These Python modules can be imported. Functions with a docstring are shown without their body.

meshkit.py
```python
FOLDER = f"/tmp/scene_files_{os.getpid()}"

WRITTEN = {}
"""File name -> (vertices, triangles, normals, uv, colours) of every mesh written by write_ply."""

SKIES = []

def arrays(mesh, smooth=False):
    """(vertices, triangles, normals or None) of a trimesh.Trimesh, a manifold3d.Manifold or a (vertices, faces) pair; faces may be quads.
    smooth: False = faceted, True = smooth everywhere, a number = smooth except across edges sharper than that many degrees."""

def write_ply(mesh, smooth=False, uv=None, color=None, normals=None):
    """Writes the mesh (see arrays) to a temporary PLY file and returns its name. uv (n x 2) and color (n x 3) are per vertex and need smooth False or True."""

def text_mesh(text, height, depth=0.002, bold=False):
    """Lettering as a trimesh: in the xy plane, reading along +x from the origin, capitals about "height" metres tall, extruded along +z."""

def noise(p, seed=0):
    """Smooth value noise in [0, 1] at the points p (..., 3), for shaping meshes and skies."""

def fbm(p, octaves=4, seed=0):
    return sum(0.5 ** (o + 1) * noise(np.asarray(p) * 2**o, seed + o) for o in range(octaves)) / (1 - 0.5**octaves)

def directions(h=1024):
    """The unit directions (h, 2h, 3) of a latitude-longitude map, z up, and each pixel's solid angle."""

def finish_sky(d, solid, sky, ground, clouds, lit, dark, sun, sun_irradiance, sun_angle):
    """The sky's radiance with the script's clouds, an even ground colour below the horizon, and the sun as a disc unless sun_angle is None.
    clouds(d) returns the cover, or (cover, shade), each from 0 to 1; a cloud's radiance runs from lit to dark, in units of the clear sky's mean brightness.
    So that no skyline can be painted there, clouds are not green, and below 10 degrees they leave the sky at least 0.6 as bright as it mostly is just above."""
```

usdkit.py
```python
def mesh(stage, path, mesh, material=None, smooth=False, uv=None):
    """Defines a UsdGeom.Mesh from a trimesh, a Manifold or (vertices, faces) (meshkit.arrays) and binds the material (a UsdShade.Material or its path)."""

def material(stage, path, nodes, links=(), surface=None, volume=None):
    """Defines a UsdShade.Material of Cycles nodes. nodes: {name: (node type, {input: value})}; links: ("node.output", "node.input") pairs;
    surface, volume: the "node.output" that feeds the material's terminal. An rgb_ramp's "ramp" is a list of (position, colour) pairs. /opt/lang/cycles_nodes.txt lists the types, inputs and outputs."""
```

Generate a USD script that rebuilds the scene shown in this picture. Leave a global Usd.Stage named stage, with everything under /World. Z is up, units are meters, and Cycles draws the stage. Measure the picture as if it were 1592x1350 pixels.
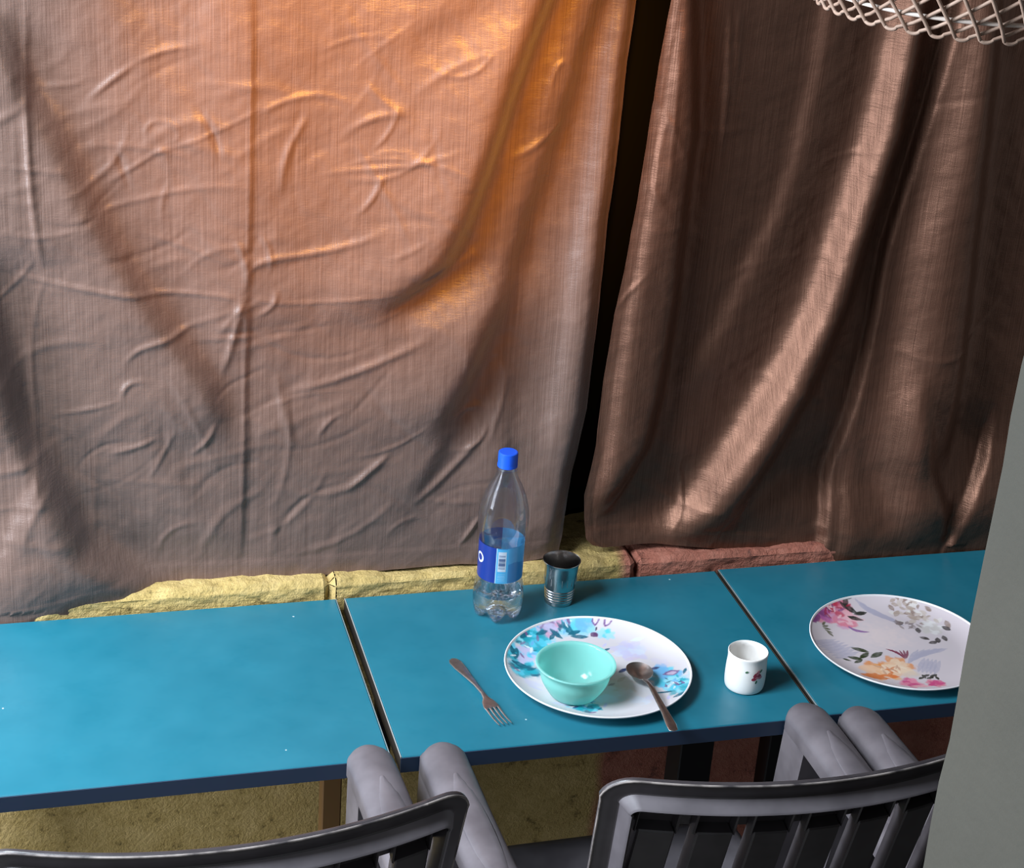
import math, random
import numpy as np
import trimesh, manifold3d, usdkit, meshkit
from scipy.ndimage import gaussian_filter1d, gaussian_filter
from pxr import Usd, UsdGeom, UsdLux, UsdShade, Gf, Sdf, Vt

stage = Usd.Stage.CreateInMemory()
UsdGeom.SetStageUpAxis(stage, 'Z')
UsdGeom.Xform.Define(stage, '/World')
PI = math.pi
T = 0.67                                    # height of the table tops (metres)

# ------------------------------------------------------------------ camera
YAW, PITCH, ROLL, FPX = 0.2916, 0.4342, 0.0739, 2852.7
CAM = np.array([-0.4606, -1.9388, 2.1193 - 0.72 + T])
fw = np.array([math.sin(YAW) * math.cos(PITCH), math.cos(YAW) * math.cos(PITCH), -math.sin(PITCH)])
rt = np.cross(fw, [0, 0, 1.0]); rt /= np.linalg.norm(rt)
up = np.cross(rt, fw)
rt, up = rt * math.cos(ROLL) + up * math.sin(ROLL), -rt * math.sin(ROLL) + up * math.cos(ROLL)
cam = UsdGeom.Camera.Define(stage, '/World/camera')
HA = 36.0
cam.CreateHorizontalApertureAttr(HA)
cam.CreateVerticalApertureAttr(HA * 1350 / 1592)
cam.CreateFocalLengthAttr(FPX / 1592 * HA)
cam.CreateClippingRangeAttr(Gf.Vec2f(0.05, 200))
cam.CreateExposureAttr(0.0)
M4 = np.eye(4); M4[0, :3] = rt; M4[1, :3] = up; M4[2, :3] = -fw; M4[3, :3] = CAM
UsdGeom.Xformable(cam).AddTransformOp().Set(Gf.Matrix4d(*M4.ravel().tolist()))

# ------------------------------------------------------------------ light: overcast sky through the open front, a bright doorway on the left, an added warm spot
dome = UsdLux.DomeLight.Define(stage, '/World/sky')
dome.CreateColorAttr(Gf.Vec3f(0.86, 0.93, 1.0)); dome.CreateIntensityAttr(0.105)

def rect_light(name, pos, target, w, h, color, power):
    l = UsdLux.RectLight.Define(stage, '/World/' + name)
    l.CreateWidthAttr(w); l.CreateHeightAttr(h); l.CreateColorAttr(Gf.Vec3f(*color)); l.CreateIntensityAttr(power)
    p, t = np.array(pos, float), np.array(target, float)
    z = p - t; z /= np.linalg.norm(z)
    x = np.cross([0, 0, 1.0], z); x /= np.linalg.norm(x); y = np.cross(z, x)
    m = np.eye(4); m[0, :3] = x; m[1, :3] = y; m[2, :3] = z; m[3, :3] = p
    UsdGeom.Xformable(l).AddTransformOp().Set(Gf.Matrix4d(*m.ravel().tolist()))
    return l
rect_light('skylight_daylight', (-1.30, -0.40, 2.45), (-0.90, -0.32, 0.67), 0.8, 0.8, (0.82, 0.91, 1.0), 49.0)
rect_light('doorway_daylight', (-1.93, -0.12, 1.35), (0.2, 0.12, 1.0), 0.6, 1.3, (0.84, 0.90, 1.0), 24.0)
SPOT, SPOT_AT = np.array([0.05, -0.45, 1.95]), np.array([0.04, 0.45, 1.53])
sl = UsdLux.SphereLight.Define(stage, '/World/added_warm_spot')   # unseen warm spot, added above the frame for the orange glow on the curtain
sl.CreateRadiusAttr(0.05); sl.CreateColorAttr(Gf.Vec3f(1.0, 0.38, 0.025)); sl.CreateIntensityAttr(1150.0)
sh = UsdLux.ShapingAPI.Apply(sl.GetPrim()); sh.CreateShapingConeAngleAttr(27.0); sh.CreateShapingConeSoftnessAttr(0.9)
z_ = SPOT - SPOT_AT; z_ /= np.linalg.norm(z_); x_ = np.cross([0, 0, 1.0], z_); x_ /= np.linalg.norm(x_)
m_ = np.eye(4); m_[0, :3] = x_; m_[1, :3] = np.cross(z_, x_); m_[2, :3] = z_; m_[3, :3] = SPOT
UsdGeom.Xformable(sl).AddTransformOp().Set(Gf.Matrix4d(*m_.ravel().tolist()))

# ------------------------------------------------------------------ helpers
def ray(px, py):
    d = fw * FPX + rt * (px - 796.0) - up * (py - 675.0)
    return d / np.linalg.norm(d)
def on_wall(px, py, y):                     # photo point -> the point of the vertical plane y
    d = ray(px, py); return CAM + d * (y - CAM[1]) / d[1]
def on_level(px, py, z):                    # photo point -> the point of the level z
    d = ray(px, py); return CAM + d * (z - CAM[2]) / d[2]

used = {}
def numbered(path):
    n = used.get(path, 0); used[path] = n + 1
    return path if n == 0 else f'{path}_{n:03d}'
def tag(p, label=None, cat=None, group=None, kind=None):
    for k, v in (('label', label), ('category', cat), ('group', group), ('kind', kind)):
        if v: p.SetCustomDataByKey(k, v)
    return p
def thing(name, label, cat, loc=(0, 0, 0), rz=0.0, group=None):
    x = UsdGeom.Xform.Define(stage, numbered('/World/' + name))
    x.AddTranslateOp().Set(Gf.Vec3d(*map(float, loc)))
    if rz: x.AddRotateZOp().Set(float(rz))
    return tag(x.GetPrim(), label, cat, group)
def obj(name, mesh, mat, parent=None, smooth=False, label=None, colors=None, kind=None):
    base = str(parent.GetPath()) if parent else '/World'
    m = usdkit.mesh(stage, numbered(f'{base}/{name}'), mesh, M[mat], smooth)
    if colors is not None:
        UsdGeom.PrimvarsAPI(m).CreatePrimvar('print', Sdf.ValueTypeNames.Color3fArray, 'vertex').Set(Vt.Vec3fArray.FromNumpy(np.asarray(colors, np.float32)))
    p = m.GetPrim()
    if label: tag(p, label)
    if kind: tag(p, kind=kind)
    return p
def struct(name, mesh, mat, smooth=False, label=None):
    p = obj(name, mesh, mat, None, smooth)
    return tag(p, label, None, None, 'structure')
def dup(root, loc, rz, label):
    r = thing(root.GetName(), label, root.GetCustomDataByKey('category'), loc, rz, root.GetCustomDataByKey('group'))
    r.GetReferences().AddInternalReference(root.GetPath()); r.SetInstanceable(True)
    return r

def hull(pts):
    return trimesh.convex.convex_hull(np.asarray(pts, float))
def cbox(x0, x1, y0, y1, z0, z1, c=0.002):
    pts = []
    for x, sx in ((x0, 1), (x1, -1)):
        for y, sy in ((y0, 1), (y1, -1)):
            for z, sz in ((z0, 1), (z1, -1)):
                pts += [(x + sx * c, y + sy * c, z), (x + sx * c, y, z + sz * c), (x, y + sy * c, z + sz * c)]
    return hull(pts)
def box(x0, x1, y0, y1, z0, z1):
    m = trimesh.creation.box([x1 - x0, y1 - y0, z1 - z0]); m.apply_translation([(x0 + x1) / 2, (y0 + y1) / 2, (z0 + z1) / 2]); return m
def cat(ms): return trimesh.util.concatenate(ms)
def lathe(prof, n=64, lobes=None):
    """Closed solid of revolution of (r, z) points, first and last on the axis or joined."""
    prof = np.asarray(prof, float); th = np.arange(n) * 2 * PI / n
    v = np.stack([prof[:, None, 0] * np.cos(th), prof[:, None, 0] * np.sin(th), np.repeat(prof[:, 1:2], n, 1)], -1)
    k = len(prof); idx = np.arange(k * n).reshape(k, n)
    a, b = idx[:-1], idx[1:]
    f = np.stack([a, np.roll(a, -1, 1), np.roll(b, -1, 1), b], -1).reshape(-1, 4)
    v = v.reshape(-1, 3)
    f = np.vstack([f[:, [0, 1, 2]], f[:, [0, 2, 3]]])
    return v, f
def grid_faces(r, c, wrap=False):
    idx = np.arange(r * c).reshape(r, c)
    if wrap: idx = np.hstack([idx, idx[:, :1]])
    a, b, d, e = idx[:-1, :-1], idx[:-1, 1:], idx[1:, 1:], idx[1:, :-1]
    q = np.stack([a, b, d, e], -1).reshape(-1, 4)
    return np.vstack([q[:, [0, 1, 2]], q[:, [0, 2, 3]]])
def tube(pts, r, n=8, caps=True):
    pts = np.asarray(pts, float); k = len(pts)
    r = np.broadcast_to(np.asarray(r, float), (k,))
    t = np.gradient(pts, axis=0); t /= np.linalg.norm(t, axis=1, keepdims=True)
    ref = np.array([0, 0, 1.0]) if abs(t[0, 2]) < 0.9 else np.array([1.0, 0, 0])
    nn = np.cross(t[0], ref); nn /= np.linalg.norm(nn); rings = []
    th = np.arange(n) * 2 * PI / n
    for i in range(k):
        nn = nn - t[i] * (nn @ t[i]); nn /= np.linalg.norm(nn); bb = np.cross(t[i], nn)
        rings.append(pts[i] + r[i] * (np.cos(th)[:, None] * nn + np.sin(th)[:, None] * bb))
    v = np.vstack(rings); f = grid_faces(k, n, True)
    if caps:
        v = np.vstack([v, pts[0], pts[-1]]); a = np.arange(n)
        f = np.vstack([f, np.stack([np.roll(a, -1), a, np.full(n, k * n)], 1), np.stack([a + (k - 1) * n, np.roll(a, -1) + (k - 1) * n, np.full(n, k * n + 1)], 1)])
    return trimesh.Trimesh(v, f, process=False)
def loft(sections):
    """Closed sections (k x n x 3), capped."""
    s = np.asarray(sections, float); k, n = s.shape[:2]
    v = np.vstack([s.reshape(-1, 3), s[0].mean(0), s[-1].mean(0)]); a = np.arange(n)
    f = np.vstack([grid_faces(k, n, True), np.stack([np.roll(a, -1), a, np.full(n, k * n)], 1), np.stack([a + (k - 1) * n, np.roll(a, -1) + (k - 1) * n, np.full(n, k * n + 1)], 1)])
    m = trimesh.Trimesh(v, f, process=False); m.fix_normals(); return m
def spline(pts, n):
    from scipy.interpolate import CubicSpline
    p = np.asarray(pts, float); d = np.r_[0, np.cumsum(np.linalg.norm(np.diff(p, axis=0), axis=1))]
    return CubicSpline(d, p)(np.linspace(0, d[-1], n))
def sstep(a, b, x):
    t = np.clip((x - a) / (b - a), 0, 1); return t * t * (3 - 2 * t)

# ------------------------------------------------------------------ materials
M = {}
def mat(name, nodes, links=(), surface='p.BSDF'):
    M[name] = usdkit.material(stage, '/World/Looks/' + name, nodes, links, surface=surface)
def plain(name, color, rough=0.5, spec=0.5, metallic=0.0, **kw):
    mat(name, {'p': ('principled_bsdf', dict(base_color=color, roughness=rough, specular_ior_level=spec, metallic=metallic, **kw))})
def mottled(name, c1, c2, scale=6, rough=0.5, spec=0.5, bump=0.0, bscale=120, detail=6, metallic=0.0, **kw):
    nodes = {'g': ('geometry', {}), 'n': ('noise_texture', dict(scale=scale, detail=detail)), 'r': ('rgb_ramp', {'ramp': [(0.35, c1), (0.65, c2)]}),
             'p': ('principled_bsdf', dict(roughness=rough, specular_ior_level=spec, metallic=metallic, **kw))}
    links = [('g.position', 'n.vector'), ('n.fac', 'r.fac'), ('r.color', 'p.base_color')]
    if bump:
        nodes |= {'bn': ('noise_texture', dict(scale=bscale, detail=5)), 'b': ('bump', dict(strength=bump, distance=0.004))}
        links += [('g.position', 'bn.vector'), ('bn.fac', 'b.height'), ('b.normal', 'p.normal')]
    mat(name, nodes, links)

def fabric(name, c1, c2, sheen, weight, rough, fibre=(1.0, 1.0, 1.0), metal=0.0):
    """Shot satin: vertical slub threads between two tones, with the fine relief of the weave."""
    mat(name, {
        'g': ('geometry', {}),
        'm1': ('mapping', dict(scale=(520.0, 60.0, 7.0))), 'n1': ('noise_texture', dict(scale=1.0, detail=3, roughness=0.6)),
        'm2': ('mapping', dict(scale=(1400.0, 100.0, 1400.0))), 'n2': ('noise_texture', dict(scale=0.6, detail=2)),
        'm3': ('mapping', dict(scale=(90.0, 20.0, 420.0))), 'n3': ('noise_texture', dict(scale=1.0, detail=2)),
        'r': ('rgb_ramp', {'ramp': [(0.30, c1), (0.70, c2)]}),
        'ad': ('math', dict(math_type='add')), 'ad2': ('math', dict(math_type='multiply_add', value2=0.5)),
        'b': ('bump', dict(strength=0.30, distance=0.0012)),
        'p': ('principled_bsdf', dict(roughness=rough, specular_ior_level=0.5, metallic=metal, specular_tint=fibre, sheen_weight=weight, sheen_roughness=0.4, sheen_tint=sheen))},
        [('g.position', 'm1.vector'), ('m1.vector', 'n1.vector'), ('g.position', 'm2.vector'), ('m2.vector', 'n2.vector'), ('g.position', 'm3.vector'), ('m3.vector', 'n3.vector'),
         ('n1.fac', 'r.fac'), ('r.color', 'p.base_color'), ('n1.fac', 'ad.value1'), ('n3.fac', 'ad.value2'), ('n2.fac', 'ad2.value1'), ('ad.value', 'ad2.value3'), ('ad2.value', 'b.height'), ('b.normal', 'p.normal')])
fabric('copper_satin', (0.124, 0.074, 0.057), (0.186, 0.119, 0.096), (0.80, 0.80, 0.90), 0.20, 0.40)
fabric('brown_satin', (0.102, 0.047, 0.031), (0.168, 0.082, 0.055), (0.80, 0.66, 0.56), 0.03, 0.41, (1.0, 0.72, 0.54), 0.45)

# rough painted plaster: yellow that turns to brick pink further right
mat('painted_plaster', {
    'g': ('geometry', {}), 'sx': ('separate_xyz', {}), 'n': ('noise_texture', dict(scale=9, detail=5)), 'ma': ('math', dict(math_type='multiply_add', value2=0.05)),
    'mr': ('map_range', dict(from_min=0.462, from_max=0.482, to_min=0.0, to_max=1.0, clamp=True)),
    'n2': ('noise_texture', dict(scale=38, detail=8, roughness=0.7)), 'ry': ('rgb_ramp', {'ramp': [(0.30, (0.10, 0.075, 0.03)), (0.42, (0.50, 0.36, 0.13)), (0.7, (0.66, 0.49, 0.21))]}),
    'rp': ('rgb_ramp', {'ramp': [(0.30, (0.13, 0.06, 0.05)), (0.42, (0.40, 0.145, 0.10)), (0.7, (0.50, 0.21, 0.15))]}),
    'mx': ('mix', dict(mix_type='mix')), 'bn': ('noise_texture', dict(scale=170, detail=6, roughness=0.65)), 'b': ('bump', dict(strength=0.7, distance=0.006)),
    'p': ('principled_bsdf', dict(roughness=0.9, specular_ior_level=0.2))},
    [('g.position', 'sx.vector'), ('g.position', 'n.vector'), ('n.fac', 'ma.value1'), ('sx.x', 'ma.value3'), ('ma.value', 'mr.value'), ('g.position', 'n2.vector'), ('n2.fac', 'ry.fac'), ('n2.fac', 'rp.fac'),
     ('mr.result', 'mx.fac'), ('ry.color', 'mx.color1'), ('rp.color', 'mx.color2'), ('mx.color', 'p.base_color'), ('g.position', 'bn.vector'), ('bn.fac', 'b.height'), ('b.normal', 'p.normal')])
mottled('concrete_floor', (0.10, 0.095, 0.09), (0.16, 0.15, 0.14), 5, 0.8, 0.3, 0.3, 60)
mottled('grey_wall_paint', (0.057, 0.055, 0.045), (0.067, 0.064, 0.052), 3, 0.7, 0.3, 0.15, 90)
mottled('ceiling_paint', (0.16, 0.14, 0.12), (0.20, 0.18, 0.15), 3, 0.9, 0.2)
plain('dark_shutter', (0.0025, 0.003, 0.0045), 0.7, 0.2)
# blue laminate with sparse scuffs and paint specks
mat('blue_laminate', {
    'g': ('geometry', {}), 'n': ('noise_texture', dict(scale=14, detail=7)), 'r': ('rgb_ramp', {'ramp': [(0.3, (0.011, 0.150, 0.215)), (0.7, (0.017, 0.172, 0.242))]}),
    'v': ('voronoi_texture', dict(scale=13)), 'lt': ('math', dict(math_type='less_than', value2=0.022)), 'mx': ('mix', dict(mix_type='mix', color2=(0.45, 0.55, 0.58))),
    'n2': ('noise_texture', dict(scale=26, detail=6)), 'rr': ('map_range', dict(from_min=0.3, from_max=0.7, to_min=0.30, to_max=0.44, clamp=True)),
    'p': ('principled_bsdf', dict(specular_ior_level=0.5))},
    [('g.position', 'n.vector'), ('n.fac', 'r.fac'), ('g.position', 'v.vector'), ('v.distance', 'lt.value1'), ('lt.value', 'mx.fac'), ('r.color', 'mx.color1'), ('mx.color', 'p.base_color'), ('g.position', 'n2.vector'), ('n2.fac', 'rr.value'), ('rr.result', 'p.roughness')])
plain('navy_edge', (0.018, 0.035, 0.07), 0.45)
plain('pale_edge', (0.26, 0.29, 0.29), 0.5); plain('dark_core', (0.030, 0.022, 0.016), 0.7)
plain('grey_edge', (0.16, 0.21, 0.22), 0.5)
plain('black_metal', (0.008, 0.008, 0.009), 0.5)
plain('brown_wood', (0.20, 0.105, 0.035), 0.6)
mottled('dark_plastic', (0.036, 0.031, 0.034), (0.052, 0.046, 0.050), 30, 0.34, 0.5, 0.05, 900)
mottled('scuffed_lit_plastic', (0.05, 0.044, 0.047), (0.33, 0.29, 0.27), 42, 0.5, 0.4)
mottled('lit_dusty_plastic', (0.105, 0.094, 0.104), (0.15, 0.135, 0.148), 22, 0.45, 0.5)  # lighter copy of the dark plastic: dust and light from above coloured in
mottled('steel', (0.50, 0.48, 0.46), (0.62, 0.60, 0.58), 60, 0.20, 0.5, 0.0, metallic=1.0)
mottled('worn_steel', (0.52, 0.50, 0.49), (0.66, 0.64, 0.63), 80, 0.33, 0.5, 0.0, metallic=1.0)
plain('white_china', (0.87, 0.85, 0.82), 0.18)
mat('printed', {'a': ('attribute', {'attribute': 'print'}), 'p': ('principled_bsdf', dict(roughness=0.36, specular_ior_level=0.4))}, [('a.color', 'p.base_color')])
mat('printed_film', {'a': ('attribute', {'attribute': 'print'}), 'p': ('principled_bsdf', dict(roughness=0.3, specular_ior_level=0.5)), 't': ('translucent_bsdf', {}), 'm': ('mix_closure', dict(fac=0.30))},
    [('a.color', 'p.base_color'), ('a.color', 't.color'), ('p.BSDF', 'm.closure1'), ('t.BSDF', 'm.closure2')], surface='m.closure')
mat('mint_plastic', {'p': ('principled_bsdf', dict(base_color=(0.37, 0.78, 0.73), roughness=0.14, specular_ior_level=0.5)), 't': ('translucent_bsdf', dict(color=(0.46, 0.88, 0.83))), 'm': ('mix_closure', dict(fac=0.52))},
    [('p.BSDF', 'm.closure1'), ('t.BSDF', 'm.closure2')], surface='m.closure')
mat('clear_pet', {'p': ('glass_bsdf', dict(color=(0.97, 0.98, 1.0), roughness=0.0, IOR=1.45)), 't': ('transparent_bsdf', dict(color=(0.96, 0.97, 0.98))), 'm': ('mix_closure', dict(fac=0.6))},
    [('p.BSDF', 'm.closure1'), ('t.BSDF', 'm.closure2')], surface='m.closure')
# (a little is left in the bottle)
mat('water', {'p': ('glass_bsdf', dict(color=(0.98, 0.99, 1.0), roughness=0.0, IOR=1.33))}, surface='p.BSDF')
plain('blue_cap', (0.012, 0.10, 0.72), 0.35)
mottled('natural_rattan', (0.33, 0.22, 0.165), (0.44, 0.31, 0.24), 60, 0.55, 0.4)
plain('white_metal', (0.66, 0.58, 0.52), 0.3)
plain('black_cord', (0.01, 0.01, 0.01), 0.5)
mat('warm_bulb', {'e': ('emission', dict(color=(1.0, 0.62, 0.30), strength=6.0))}, surface='e.emission')
plain('cold_bulb', (0.8, 0.78, 0.72), 0.3)

# ------------------------------------------------------------------ the room
WALL_Y = 0.43
struct('floor', box(-2.6, 2.6, -3.2, 0.9, -0.06, 0.0), 'concrete_floor', label='grey concrete floor')
struct('ceiling', cat([box(-2.6, 2.6, -1.4, -0.85, 2.55, 2.65), box(-2.6, 2.6, 0.05, 0.9, 2.55, 2.65), box(-2.6, -1.75, -0.85, 0.05, 2.55, 2.65), box(-0.85, 2.6, -0.85, 0.05, 2.55, 2.65)]), 'ceiling_paint', label='dim ceiling above the tables')
def rough_block(x0, x1, y0, y1, z0, z1, step, amp, seed, c=0.008):
    m = cbox(x0, x1, y0, y1, z0, z1, c)
    v, f = trimesh.remesh.subdivide_to_size(m.vertices, m.faces, step)
    m = trimesh.Trimesh(v, f); m.merge_vertices()
    n = m.vertex_normals
    d = (meshkit.fbm(m.vertices * 55, 4, seed) - 0.5) * amp + (meshkit.noise(m.vertices * 9, seed + 9) - 0.5) * amp * 1.6
    return trimesh.Trimesh(m.vertices + n * d[:, None], m.faces, process=False)
wall = struct('wall_back', box(-2.6, 2.6, WALL_Y + 0.006, 0.60, 0.0, T - 0.012), 'painted_plaster', label='low painted wall, yellow turning pink, behind the tables')
TOPZ = T + 0.024
edges = [-1.15, -0.62, -0.017, 0.468, 0.98, 1.5]
for i in range(5):
    obj('coping_block', rough_block(edges[i] + 0.0015, edges[i + 1] - 0.0015, WALL_Y - 0.004, 0.60, T - 0.04, TOPZ, 0.012, 0.010, 30 + i), 'painted_plaster', wall, smooth=40)
struct('trim_1', box(-2.6, 2.6, 0.605, 0.64, 0.0, 2.55), 'dark_shutter', label='black shutter closing the opening behind the curtains')
# left wall with the doorway the daylight comes through
lw = [box(-2.1, -1.98, -1.3, 0.6, 2.28, 2.55), box(-2.1, -1.98, 0.12, 0.6, 0.0, 2.28), box(-2.1, -1.98, -1.3, -1.22, 0.0, 2.28)]
struct('wall_left', cat(lw), 'grey_wall_paint', label='left wall with an open doorway')
# the rough grey partition close to the camera on the right
PX, PY = 0.2276, -0.8787
pil = cbox(PX, 1.6, PY - 0.30, PY, 0.0, 2.55, 0.006)
pv, pf = trimesh.remesh.subdivide_to_size(pil.vertices, pil.faces, 0.05)
pil = trimesh.Trimesh(pv, pf); pil.merge_vertices()
pil.vertices += pil.vertex_normals * ((meshkit.fbm(pil.vertices * 14, 4, 3) - 0.5) * 0.008)[:, None]
struct('wall_right', pil, 'grey_wall_paint', smooth=40, label='grey plastered partition edge close to the camera at right')

# ------------------------------------------------------------------ curtains
CY = 0.452
def P(px, py):
    p = on_wall(px, py, CY); return p[0], p[2]
def polyline(pts):
    q = [P(*p) for p in pts]
    if pts[0][1] <= 5:                       # a fold that leaves the frame goes on up to the rail
        a, b = np.array(q[0]), np.array(q[min(1, len(q) - 1)])
        d = (a - b) / np.linalg.norm(a - b); q.insert(0, tuple(a + d * 0.7))
    return np.array(q)
def edge_fn(pts):
    q = polyline(pts); o = np.argsort(q[:, 1]); z, x = q[o, 1], q[o, 0]
    return lambda zz: np.interp(zz, z, x)
PXM = 0.00088                                # one photo pixel on the curtain, in metres
def curtain(left, right, hem, top, steps, ridges, n_rand, seed, sigma, nx, nz, rand_box, bulges=()):
    rng = np.random.default_rng(seed)
    hq = np.array([P(*p) for p in hem]); ho = np.argsort(hq[:, 0])
    hz = lambda x: np.interp(x, hq[ho, 0], hq[ho, 1])
    t = np.linspace(0, 1, nz) ** 1.0; s = np.linspace(0, 1, nx)
    zz0 = T + 0.05 + t * (top - T - 0.05)
    X = left(zz0)[:, None] * (1 - s) + right(zz0)[:, None] * s
    Z = hz(X) + t[:, None] * (top - hz(X))
    X = left(Z) * (1 - s) + right(Z) * s
    D = np.zeros_like(X)
    for pts, w, amp in steps:                # amp < 0: the cloth falls back to the right of the line (mm), > 0: it rises
        q = polyline(pts); o = np.argsort(q[:, 1]); z, x = q[o, 1], q[o, 0]
        lx = np.interp(Z, z, x)
        slope = np.gradient(np.interp(np.linspace(z[0], z[-1], 60), z, x), (z[-1] - z[0]) / 59)
        c = 1 / np.sqrt(1 + np.interp(Z, np.linspace(z[0], z[-1], 60), gaussian_filter1d(slope, 3)) ** 2)
        d = (X - lx) * c / (w * PXM)
        fade = sstep(z[0] - 0.05, z[0] + 0.05, Z) * (1 - sstep(z[-1] - 0.06, z[-1] + 0.06, Z) if pts[0][1] > 5 else 1)
        D += amp * 0.00066 * np.tanh(d) * fade
    dx = float(np.mean(np.abs(np.diff(X, axis=1))))
    D -= gaussian_filter1d(D, sigma / dx, axis=1, mode='nearest')
    D = gaussian_filter(D, (3, 1.0))
    def ridge(q, w, amp):
        q = np.asarray(q); lo, hi = q.min(0) - 4 * w, q.max(0) + 4 * w
        sel = (X > lo[0]) & (X < hi[0]) & (Z > lo[1]) & (Z < hi[1])
        if not sel.any(): return
        p = np.stack([X[sel], Z[sel]], -1); best = np.full(len(p), 9.0); prog = np.zeros(len(p)); n = len(q) - 1
        for i in range(n):
            a, b = q[i], q[i + 1]; ab = b - a; u = np.clip(((p - a) @ ab) / (ab @ ab), 0, 1)
            dd = np.linalg.norm(p - a - u[:, None] * ab, axis=1); k = dd < best
            best[k] = dd[k]; prog[k] = (i + u[k]) / n
        D[sel] += 1.45 * amp * np.exp(-(best / w) ** 2) * np.sin(PI * np.clip(prog, 0.02, 0.98)) ** 0.6
    for pts, w, amp in ridges:
        ridge(spline([P(*p) for p in pts], max(8, 4 * len(pts))) if len(pts) > 2 else np.array([P(*p) for p in pts]), w * PXM, amp * 0.001)
    for _ in range(n_rand):
        cx, cy = rng.uniform(rand_box[0], rand_box[2]), rng.uniform(rand_box[1], rand_box[3])
        ang = rng.choice([rng.normal(-0.35, 0.35), rng.normal(0.5, 0.3), rng.normal(1.3, 0.3)], p=[0.6, 0.2, 0.2]); L = rng.uniform(35, 110); cv = rng.normal(0, 0.25)
        q = [P(cx + L * u * math.cos(ang) - cv * L * (u * u - .3) * math.sin(ang), cy + L * u * math.sin(ang) + cv * L * (u * u - .3) * math.cos(ang)) for u in np.linspace(-1, 1, 9)]
        ridge(np.array(q), rng.uniform(4, 9) * PXM, rng.choice([1, 1, -0.8]) * rng.uniform(0.0005, 0.0014))
    p3 = np.stack([X, X * 0, Z], -1)
    D += (meshkit.fbm(p3 * 22, 3, seed) - 0.5) * 0.004 + (meshkit.fbm(p3 * 70, 3, seed + 5) - 0.5) * 0.0012
    for (bx, by), rad, amp in bulges:
        q = P(bx, by); D += amp * np.exp(-(((X - q[0]) ** 2 + (Z - q[1]) ** 2) / rad ** 2))
    # double hem and side seams stand a little proud
    e = np.minimum(X - left(Z), right(Z) - X); D += 0.0012 * (1 - sstep(0.010, 0.013, e)) + 0.0012 * (1 - sstep(0.030, 0.034, Z - hz(X)))
    Y = CY - np.clip(D, -0.06, 0.08)
    Y = np.where(Z < T + 0.014, np.maximum(Y, 0.4185), Y)      # the hem stays behind the table boards
    return (np.stack([X, Y, Z], -1).reshape(-1, 3), grid_faces(nz, nx))

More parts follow.
